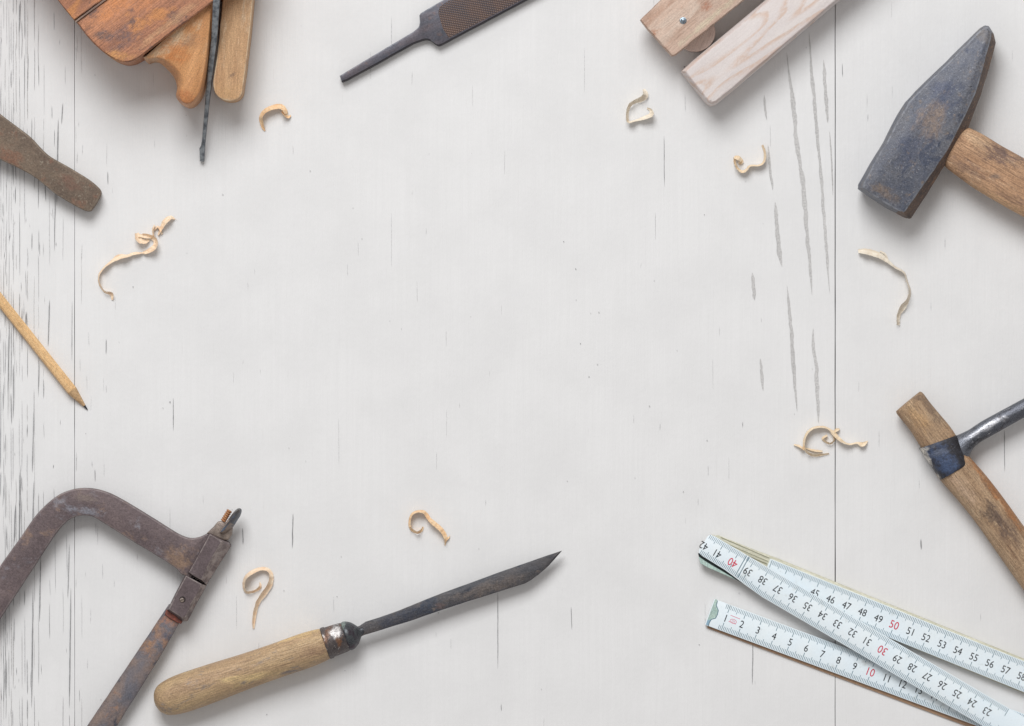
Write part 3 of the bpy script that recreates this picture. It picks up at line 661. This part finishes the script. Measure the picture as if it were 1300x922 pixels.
bm = bmesh.new(); loft(bm, [kst(-4, 5.5), kst(1, 6.5), kst(4, 10), kst(8, 14.5), kst(13, 17.6), kst(16, 18.8), kst(19, 18.9), kst(21, 17.5)], 32, 2, 4); finish('shoulder', bm, M['collar'], t)
bm = bmesh.new(); loft(bm, [kst(20, 17.4), kst(22, 18.6), kst(30, 19.3), kst(38, 19.6), kst(42, 19.8), kst(43, 20.7), kst(47, 20.8), kst(48.2, 19.6)], 32, 2, 3); finish('ferrule', bm, M['ferrule'], t)
bm = bmesh.new(); loft(bm, [kst(47, 18), kst(48.5, 20.0), kst(60, 21.6), kst(78, 22.4), kst(110, 22.0), kst(150, 22.4), kst(200, 24.2), kst(240, 24.5), kst(262, 21), kst(272, 14), kst(276, 4)], 32, 2, 6); finish('handle', bm, M['knifewood'], t)

# ------------------------------------------------------------------ pick hammer at the right
t = thing('pick_hammer', 'round steel spike in a chipped blue socket on an old wooden handle, right edge', 'pick hammer', 1210, 590)
bm = bmesh.new()
PH = [((1137.6, 522.4), (1168, 497.2)), ((1138.8, 526), (1172, 499.5)), ((1146.5, 535.5), (1180, 510.2)), ((1155.5, 546.8), (1190.5, 523)), ((1167, 565), (1206, 541.5)), ((1180, 587), (1217.5, 559)), ((1192, 607.5), (1230, 578.6)),
      ((1214, 633), (1252, 604)), ((1237.5, 662), (1275, 633.7)), ((1268, 705), (1306, 677)), ((1300, 750), (1338, 722)), ((1370, 842), (1408, 814)), ((1440, 934), (1480, 905))]
Hh = [14, 17, 18, 18.5, 19, 19, 19, 19, 19, 19, 19, 19, 19]
loft(bm, [(l[0], l[1], r[0], r[1], 20, h) for (l, r), h in zip(PH, Hh)], 28, 2.4, 5)
finish('handle', bm, M['pickwood'], t)
bm = bmesh.new()
loft(bm, [(1167.6, 569, 1213.5, 552.6, 20.5, 17.5), (1167.3, 570.5, 1214.7, 553.6, 20.5, 20.4), (1176, 583, 1220.5, 564.5, 20.5, 21), (1184.5, 596, 1225, 577.5, 20.5, 21), (1192.6, 608, 1228.6, 587.5, 20.5, 20.6), (1193.6, 609, 1228.2, 588.6, 20.5, 17.5)], 32, 2.9, 3)
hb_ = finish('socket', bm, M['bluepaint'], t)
bm = bmesh.new()
loft(bm, [(1207, 556, 1223, 594, 22, 13), (1217.5, 551.6, 1229.5, 582, 22, 13), (1229.5, 546, 1235, 570.5, 22, 12), (1240, 539, 1244, 562, 22, 11), (1252.6, 531.4, 1260.5, 552.5, 22, 10.6), (1300, 505.8, 1309, 525.5, 22, 10.3), (1400, 452, 1409, 471, 20, 9.6), (1520, 390, 1526, 402, 17, 6), (1560, 372, 1561, 374, 15, 1)], 24, 2, 5)
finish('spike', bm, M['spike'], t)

# ------------------------------------------------------------------ folding rule
rule = thing('folding_rule', 'white zigzag folding rule with centimetre marks and red tens, at bottom right', 'folding rule', 1050, 780)
_glyph = {}
def glyph(s):
    if s not in _glyph:
        cu = bpy.data.curves.new('g', 'FONT'); cu.body = s; cu.align_x = 'LEFT'; cu.resolution_u = 3
        cu.offset = 0.0
        ob = bpy.data.objects.new('g', cu); C.objects.link(ob)
        bpy.context.view_layer.update()
        me = bpy.data.meshes.new_from_object(ob)
        vs = [tuple(v.co) for v in me.vertices]; fs = [tuple(p.vertices) for p in me.polygons]
        bpy.data.objects.remove(ob); bpy.data.curves.remove(cu); bpy.data.meshes.remove(me)
        x0, x1 = min(v[0] for v in vs), max(v[0] for v in vs); y0, y1 = min(v[1] for v in vs), max(v[1] for v in vs)
        _glyph[s] = ([(v[0] - (x0 + x1) / 2, v[1] - (y0 + y1) / 2) for v in vs], fs, y1 - y0)
    return _glyph[s]

class Leaf:
    def __init__(s, ang, n0, n1, d0, d1, z0, z1):
        s.a = math.radians(ang); s.c, s.s = math.cos(s.a), math.sin(s.a); s.n0, s.n1, s.d0, s.d1, s.z0, s.z1 = n0, n1, d0, d1, z0, z1
    def p(s, d, n): return (s.c * d - s.s * n, s.s * d + s.c * n)
    def rect(s, d0, d1, n0, n1, r=0):
        if not r: return [s.p(d0, n0), s.p(d1, n0), s.p(d1, n1), s.p(d0, n1)]
        q = []
        for cx, cy, a0 in ((d0 + r, n0 + r, 180), (d1 - r, n0 + r, 270), (d1 - r, n1 - r, 0), (d0 + r, n1 - r, 90)):
            for k in range(5):
                a = math.radians(a0 + 22.5 * k); q.append(s.p(cx + r * math.cos(a), cy + r * math.sin(a)))
        return q
    def body(s, mat, r=3, side=None, lab=None):
        bm = bmesh.new(); o = s.rect(s.d0, s.d1, s.n0, s.n1, r)
        vr = prism(bm, o, s.z0, s.z1, .5, 2, .4)
        return finish('leaf', bm, mat, rule)
    def text(s, bm, t, d, n, h, mi, flip=False, wx=0.86):
        vs, fs, gh = glyph(t); k = h / gh; z = s.z1 + 0.16
        f = -1 if flip else 1; nv = []
        for x, y in vs:
            X, Y = d + f * x * k * wx, n - f * y * k
            a, b = s.p(X, Y); nv.append(bm.verts.new(W(a, b, z, s.z1)))
        for fc in fs:
            try:
                q = bm.faces.new([nv[i] for i in fc]); q.material_index = mi
                q.normal_update()
                if q.normal.z < 0: q.normal_flip()
            except ValueError: pass
    def ticks(s, bm, dzero, pitch, sign, c0, c1, nlo=0.8, nhi=0.8, mi=0, cut=None):
        z = s.z1 + 0.10
        for m in range(int(c0 * 10), int(c1 * 10) + 1):
            d = dzero + sign * m * pitch / 10
            if not (s.d0 + 1.2 < d < s.d1 - 1.2): continue
            L = 10.0 if m % 10 == 0 else (8.0 if m % 5 == 0 else 5.6); w = 0.75 if m % 10 == 0 else 0.62
            line(bm, s.p(d, s.n0 + nlo), s.p(d, s.n0 + nlo + L), w, z, mi, s.z1)
            hi = nhi + (cut(d) if cut else 0)
            line(bm, s.p(d, s.n1 - hi), s.p(d, s.n1 - hi - L), w, z, mi, s.z1)

rulem = [M['inkblue'], M['ink'], M['inkred'], M['inkpink']]
def flatfin(name, bm, mats, parent): 
    # keep the upward normals set while building
    me = bpy.data.meshes.new(name); bmesh.ops.translate(bm, verts=bm.verts, vec=-rule.location); bm.to_mesh(me); bm.free()
    for m in mats: me.materials.append(m)
    o = bpy.data.objects.new(name, me); C.objects.link(o); o.parent = parent; return o

# lower leaf, 0 to 20 cm
LC = Leaf(20.4, 396.6, 431.6, 1115.2, 1563, 2.5, 6.5)
bC = LC.body(M['rulewhite'], 1.2)
bm = bmesh.new(); LU = Leaf(20.75, 398, 426.6, 1122, 1560, 0, 2.4)
prism(bm, LU.rect(LU.d0, LU.d1, 391.5, 427.5, 1), 0, 2.3, .3, 1); finish('backing', bm, M['rulebrown'], bC)
bm = bmesh.new(); LC.ticks(bm, 1115.3, 21.85, 1, 0.8, 20)
flatfin('graduations', bm, rulem, bC)
bm = bmesh.new()
for c in range(1, 20): LC.text(bm, str(c), 1115.3 + c * 21.85, 414.6, 10.2 if c == 10 else 9.2, 2 if c == 10 else 1)
for a, b in (((927.5, 781.2), (939.5, 786.0)), ((925, 788.8), (934, 792.6))): line(bm, a, b, .8, LC.z1 + .1, 3, LC.z1)
for k in range(16):
    a0, a1 = k * math.pi / 8, (k + 1) * math.pi / 8
    f = lambda a: LC.p(1147.5 + 4.2 * math.cos(a), 415 + 2.6 * math.sin(a)); line(bm, f(a0), f(a1), .7, LC.z1 + .12 + .005 * (k % 2), 3, LC.z1)
for k in (-1.6, 0, 1.6): line(bm, LC.p(1147.5 + k, 413.6), LC.p(1147.5 + k, 416.4), .55, LC.z1 + .11, 3, LC.z1)
flatfin('numerals', bm, rulem, bC)
bm = bmesh.new()
gp = [(907.9, 760.6), (910.6, 761.6), (911.0, 765), (909.5, 768.9), (912, 775.4), (910.6, 780.6), (908.4, 785.0), (903, 786.4), (898.0, 787.6)]
sheet(bm, gp, LC.z1 + .09, 0, LC.z1); sheet(bm, [(898.0, 787.6), (903, 786.4), (900.4, 790.4), (899.4, 794.4), (896.1, 793.2)], LC.z1 + .08, 1, LC.z1)
for a, b in zip(gp[3:9], gp[4:8] + [(900.6, 790.4)]): line(bm, a, b, .9, LC.z1 + .13, 2, LC.z1)
line(bm, (900.6, 790.4), (899.3, 794.8), .9, LC.z1 + .12, 2, LC.z1); line(bm, (910.9, 762.5), (909.3, 769), .8, LC.z1 + .12, 2, LC.z1)
flatfin('end_cap', bm, [M['greenplate'], M['blueplate'], M['inkblue']], bC)

# back leaf, 42 to 62 cm, with its bare cream end
LB0 = Leaf(22.0, 288.4, 328.2, 1098, 1640, 4.5, 9)
bB = LB0.body(M['rulebeige'], 2)
bm = bmesh.new(); L2 = Leaf(21.3, 0, 0, 0, 0, 0, 0)
prism(bm, [(903.5, 678.6), (925, 685.6), (989, 709.6), (1240, 812), (1400, 880), (1385, 915), (960, 742), (895, 706)], 1, 4.3, .4, 1); finish('backing', bm, M['rulebeige'], bB)
bm = bmesh.new()
for off, w in ((3.0, 1.0), (7.5, .8), (11.0, 1.3)):
    line(bm, LB0.p(1104, 288.4 + off - 1.5), LB0.p(1171, 288.4 + off), w, 9.1 + off * .004, 0, 9)
flatfin('ply_grooves', bm, [plain('groove_olive', col(132, 130, 108), .8)], bB)
LB = Leaf(22.0, 291.4, 328.0, 1172.5, 1625, 9.02, 11.2)
bm = bmesh.new(); prism(bm, LB.rect(LB.d0, LB.d1, LB.n0, LB.n1, .8), LB.z0, LB.z1, .4, 1); pf = finish('printed_face', bm, M['rulewhite'], bB)
bm = bmesh.new(); LB.ticks(bm, 1240.9 - 45 * 21.8, 21.8, 1, 42, 62)
for c in range(45, 62): LB.text(bm, str(c), 1240.9 + (c - 45) * 21.8, 310.4, 10.2 if c % 10 == 0 else 9.2, 2 if c % 10 == 0 else 1)
flatfin('numerals', bm, rulem, pf)

# top leaf, 42 down to 22 cm, upside down
LA = Leaf(30.3, 130.2, 166.4, 1118.6, 1603, 14.5, 18.5)
# keep the leaf's frame consistent with the rounded trace
oA = [LA.p(1119.5, 134), LA.p(1122, 131), LA.p(1128, 130.2), LA.p(1603, 130.2), LA.p(1603, 166.4), LA.p(1218, 166.4), LA.p(1190, 163.8), LA.p(1160, 160.6), LA.p(1126, 159.8), LA.p(1120.5, 158.6), LA.p(1118.4, 155)]
bm = bmesh.new(); prism(bm, wear(oA, .05, 8, 71), 14.5, 18.5, .5, 2, .4); bA = finish('leaf', bm, M['rulewhite'], rule)
bm = bmesh.new(); LA.ticks(bm, 1163.7 + 40 * 22, 22, -1, 22, 42.2, cut=lambda d: 6.3 * max(0, min(1, (1216 - d) / 56)))
for d in (1174.2, 1178.0): line(bm, LA.p(d, 131), LA.p(d + .6, 161), .9, LA.z1 + .14, 0, LA.z1)
flatfin('graduations', bm, rulem, bA)
bm = bmesh.new()
for c in range(23, 43): LA.text(bm, str(c), 1163.7 + (40 - c) * 22 + (1.5 if c == 42 else 0), 147.8, 10.2 if c % 10 == 0 else 9.2, 2 if c % 10 == 0 else 1, True)
flatfin('numerals', bm, rulem, bA)
bm = bmesh.new()
prism(bm, wear([(886.3, 703), (889, 712.8), (900, 719.5), (926, 731.5), (960.5, 750.3), (990, 740), (960, 715), (905, 690)], .1, 5, 61), 9.6, 14, .5, 1)
finish('joint_plate', bm, M['darkplate'], rule)
bm = bmesh.new()
prism(bm, [(887.0, 706.6), (889.2, 715.2), (898, 720.4), (914, 727.2), (934, 736.2), (930, 732.8), (908, 720.0), (895, 712.2)], 9.8, 14.3, .4, 1); finish('joint_plate', bm, M['greenplate'], rule)
bm = bmesh.new()
prism(bm, [(1310 + 6 * math.cos(k * math.pi / 8), 931 + 6 * math.sin(k * math.pi / 8)) for k in range(16)], 0, 20, .6, 2); finish('rivet', bm, M['screw'], rule)

# ------------------------------------------------------------------ wood shavings
def shaving(strips, mat, label, seed, th=0.3, lift=0.0):
    r = random.Random(seed); bm = bmesh.new()
    xs = [p[0] for s in strips for p in s]; ys = [p[1] for s in strips for p in s]
    for s in strips:
        pts = curve([(p[0], p[1], p[2], p[3] if len(p) > 3 else 40, p[4] if len(p) > 4 else 0) for p in s], 7)
        n = len(pts); tw = 0; prev = None; K = 5
        for i, (x, y, w, tilt, z) in enumerate(pts):
            a = pts[max(0, i - 1)]; b = pts[min(n - 1, i + 1)]
            L = math.hypot(b[0] - a[0], b[1] - a[1]) or 1
            nx, ny = -(b[1] - a[1]) / L, (b[0] - a[0]) / L
            tw = tw * .8 + r.uniform(-1, 1) * 6
            w = max(.4, w * .82 * (1 + r.uniform(-.08, .08))) * .5
            tl = math.radians(max(-75, min(75, tilt + 17 + tw))); hgt = w * math.tan(tl)
            ring = []
            for side in (0, 1):
                rng = range(K) if side == 0 else range(K - 1, -1, -1)
                for k in rng:
                    q = -1 + 2 * k / (K - 1); curl = q * q * w * 0.9
                    zz = abs(hgt) + hgt * q + curl + 0.35 + z + (th if side == 0 else 0)
                    fr = r.uniform(-.15, .15) if k in (0, K - 1) else 0
                    ring.append(bm.verts.new(W(x + nx * (w * q + fr), y + ny * (w * q + fr), max(0.15, zz), 0)))
            if prev:
                m = len(ring)
                for j in range(m): bm.faces.new((prev[j], prev[(j + 1) % m], ring[(j + 1) % m], ring[j]))
            else: bm.faces.new(ring)
            prev = ring
        bm.faces.new(prev[::-1])
    # loose fibres torn from the edges
    for s in strips:
        path = curve([(p[0], p[1], p[2]) for p in s], 7)
        for _ in range(max(2, len(s) // 2)):
            i = r.randrange(1, len(path) - 1); x, y, w = path[i]; a = math.atan2(path[i + 1][1] - y, path[i + 1][0] - x) + r.choice([-1, 1]) * r.uniform(.25, .8)
            L = r.uniform(1.5, 4.2); h = r.uniform(.4, 2.2); q = [(x, y, h), (x + L * .5 * math.cos(a), y + L * .5 * math.sin(a), h + .5), (x + L * math.cos(a + .3), y + L * math.sin(a + .3), h + .2)]
            pr = None
            for j, (X, Y, Z) in enumerate(q):
                t_ = .3 * (1 - j * .35); px2, py2 = -math.sin(a) * t_, math.cos(a) * t_
                rg = [bm.verts.new(W(X + px2, Y + py2, Z)), bm.verts.new(W(X, Y, Z + t_)), bm.verts.new(W(X - px2, Y - py2, Z)), bm.verts.new(W(X, Y, Z - t_))]
                if pr:
                    for m_ in range(4): bm.faces.new((pr[m_], pr[(m_ + 1) % 4], rg[(m_ + 1) % 4], rg[m_]))
                else: bm.faces.new(rg)
                pr = rg
            bm.faces.new(pr[::-1])
    o = finish('wood_shaving', bm, mat, None, origin=W(sum(xs) / len(xs), sum(ys) / len(ys)), angle=60)
    o['label'] = label; o['category'] = 'wood shaving'; o['group'] = 'wood shavings scattered over the table'

shaving([[(336.4, 166.5, 2, 20), (333.5, 160, 5, 40), (331.6, 149, 6, 50), (337.3, 141, 7, 45), (346.8, 136.7, 7.5, 35), (355.8, 135.5, 8, 30), (361, 139, 7, 40), (364, 145, 5, 50)],
         [(358, 141, 3, 30), (362, 145, 6, 50), (366, 149, 4, 30), (369, 146.5, 2, 20)]], M['shave_orange'], 'hook shaped orange shaving just right of the wooden plane', 101)
shaving([[(817, 113.5, 4, 30), (819.7, 121, 8, 40), (814, 126.5, 8, 35), (806, 129.5, 5.5, 40), (799.3, 134.5, 5, 50), (796.4, 145, 4.5, 60), (797.6, 155, 4, 55), (806.5, 153.3, 3, 50), (818, 150, 5.5, 35), (826.3, 146, 7, 35), (826, 140, 4, 30), (821.4, 137.5, 2, 20)]],
        M['shave_cream'], 'pale cream shaving curled like a two, left of the whitewashed arm', 102)
shaving([[(932, 200, 3, 30), (933.3, 208.4, 3.5, 50), (937, 215, 4, 50), (942.4, 218.4, 4.5, 45), (947.8, 215.5, 3.5, 50), (952, 210.8, 3, 60), (963, 210.3, 2.8, 60), (968.4, 207.4, 3, 60), (970.8, 200.8, 3.4, 55), (970.4, 192, 3, 50), (967.6, 184.5, 3.2, 30)],
         [(932, 200, 4, 30), (937, 201, 7, 45, 1), (942, 205.5, 4.5, 30, 1), (938, 208, 4, 20)]], M['shave_tan'], 'thin hook shaving with a crumpled end, below the whitewashed arm', 103)
shaving([[(142.5, 381, 2, 10), (141.8, 373.5, 5.5, 20), (133, 370.5, 3, 50), (126.5, 360, 3, 60), (126.2, 349, 2.8, 60), (132.8, 339.6, 3, 55), (142, 332.3, 4.5, 40), (151.4, 326.5, 8, 30), (162, 325.2, 4.5, 45), (169.2, 322.4, 4.5, 30), (180, 321.3, 2.5, 40), (185, 320.5, 2, 30)],
         [(182, 321.5, 4, 10), (190, 318.4, 7, 25), (197, 313, 8, 35), (197.3, 305, 7, 35), (189.5, 300, 5.5, 40), (181, 298.3, 4, 30)],
         [(174, 296, 6, 20), (176.5, 304.5, 8, 30, 1), (184, 307.2, 6.5, 30, 1), (189.5, 305, 3, 20, 1)], [(176, 299, 4.5, 30, .5), (187, 300.5, 6, 25, 1), (196, 300.5, 3, 20)],
         [(195.2, 302, 2, 50), (194.3, 292, 3, 60), (196.5, 286, 2, 40)], [(201, 299, 2, 40), (205, 290, 5.5, 30, .5), (210, 281.5, 8, 30, 1), (217, 276.5, 6, 40), (222, 278.5, 1.5, 20)], [(195.5, 293, 1.5, 40), (201, 288, 3, 40), (206, 297.5, 2.5, 30)]],
        M['shave_peach'], 'longest shaving, a wavy broken strip above the pencil tip', 104)
shaving([[(1089.4, 319, 6, 20), (1100, 319.6, 9, 25), (1116, 324.6, 9, 25), (1125, 330.6, 6, 35), (1136, 339.4, 3.6, 55), (1147.2, 346.2, 3, 65), (1151.2, 357.4, 3.2, 60), (1154.6, 370, 4.2, 50), (1152.2, 381, 5.5, 35), (1146, 390, 9, 25), (1141, 398.6, 6, 30), (1140, 406, 5.5, 40), (1140, 413, 5, 30)],
         [(1117, 319, 1.5, 20), (1123, 322.5, 3, 30), (1127, 329, 1.5, 20)]], M['shave_cream'], 'long bent cream shaving lying below the big hammer head', 105)
shaving([[(1052.5, 576, 1.5, 20), (1040.6, 577.6, 4, 30), (1031.3, 577.7, 4.5, 35), (1023, 573, 3, 60), (1020.2, 565, 3, 65), (1022.2, 554, 3, 65), (1027, 547, 3, 65), (1033.8, 543, 3, 65), (1044, 542, 3, 60), (1052.5, 545, 3.2, 55), (1058.6, 550.8, 6, 30), (1064.3, 556.7, 5.5, 30), (1072, 562.2, 3.5, 50), (1079.5, 564, 2.4, 60), (1088, 562.4, 3, 50), (1094.8, 564.4, 7, 25), (1101.5, 560, 1.2, 20)],
         [(1058, 552, 3, 40), (1058.8, 559, 2.6, 60), (1054, 563.2, 3, 50), (1048, 561, 2.8, 50), (1044.3, 556.7, 3, 40), (1050, 552.8, 3, 30)], [(1007.6, 564.6, 1.5, 30), (1014.4, 566.5, 3.4, 40), (1021, 571, 2.5, 50)], [(1022, 569, 1.5, 20), (1034, 572, 3, 25), (1044, 573, 2, 20)], [(1058, 549, 2, 20), (1062, 546, 5, 20), (1066, 545, 2, 20)]],
        M['shave_tan'], 'round looped tan shaving with a tail, left of the pick hammer', 106)
shaving([[(537.3, 669, 2, 30), (534.4, 674.2, 4, 40), (529.5, 676, 4, 45), (522.8, 672.6, 3.8, 50), (520.2, 667, 4, 50), (520.8, 658, 3.4, 60), (524, 652, 3.2, 60), (530.8, 649.2, 3.4, 55), (538, 650, 4.6, 40), (542.4, 655, 5.6, 30), (545.6, 659.8, 5.6, 35), (551.6, 665, 6.6, 30), (558.6, 671, 6.6, 35), (563.8, 677.7, 6.4, 30), (566, 684.2, 5, 40), (564.7, 692.7, .8, 20)],
         [(565, 687, 2, 30), (569, 683, 2.5, 30), (571, 681, .8, 20)]], M['shave_orange'], 'small question mark shaped shaving between the saw bolt and the knife tip', 107)
shaving([[(330, 739, .8, 20), (330.4, 745, 4, 40), (323.8, 750.4, 4, 40), (313, 751.8, 4, 45), (309.6, 743, 4, 55), (312.4, 733, 5, 45), (321.7, 725.7, 6, 35), (332, 722, 5, 40), (340.8, 723.6, 5, 45), (344.8, 731, 6, 40), (343, 742, 7.6, 30), (336, 753, 7.6, 30), (328.4, 763.6, 6.4, 35), (324.3, 776, 5.4, 40), (322.4, 788.4, 4.4, 35), (322, 798, 2.4, 20)]],
        M['shave_peach'], 'peach shaving shaped like a nine, above the knife handle', 108)

# ------------------------------------------------------------------ light, camera
wd = bpy.data.worlds.new('World'); S.world = wd; wd.use_nodes = True
bg = wd.node_tree.nodes['Background']; bg.inputs[0].default_value = (1.0, 0.962, 0.944, 1); bg.inputs[1].default_value = 0.42

def lamp(name, loc, tgt, size, power, c, sy=None):
    ld = bpy.data.lights.new(name, 'AREA'); ld.shape = 'RECTANGLE'; ld.size = size; ld.size_y = sy or size; ld.energy = power; ld.color = c
    o = bpy.data.objects.new(name, ld); C.objects.link(o); o.location = loc
    o.rotation_euler = (Vector(tgt) - Vector(loc)).to_track_quat('-Z', 'Y').to_euler()
    o['kind'] = 'structure'
    return o
lamp('softbox_lamp', (-0.55, 2.3, 2.75), (0, 0, 0), 1.8, 112, (0.992, 0.996, 1.0))

cd = bpy.data.cameras.new('camera'); cam = bpy.data.objects.new('camera', cd); C.objects.link(cam)
cam.location = (0, 0, H); cam.rotation_euler = (0, 0, 0)
cd.sensor_width = 36; cd.sensor_fit = 'HORIZONTAL'; cd.lens = 36 * H / (1300 * U)
cd.clip_start = 0.05; cd.clip_end = 60
S.camera = cam
S.render.engine = 'CYCLES'
S.view_settings.view_transform = 'Standard'; S.view_settings.look = 'None'; S.view_settings.exposure = 0; S.view_settings.gamma = 1
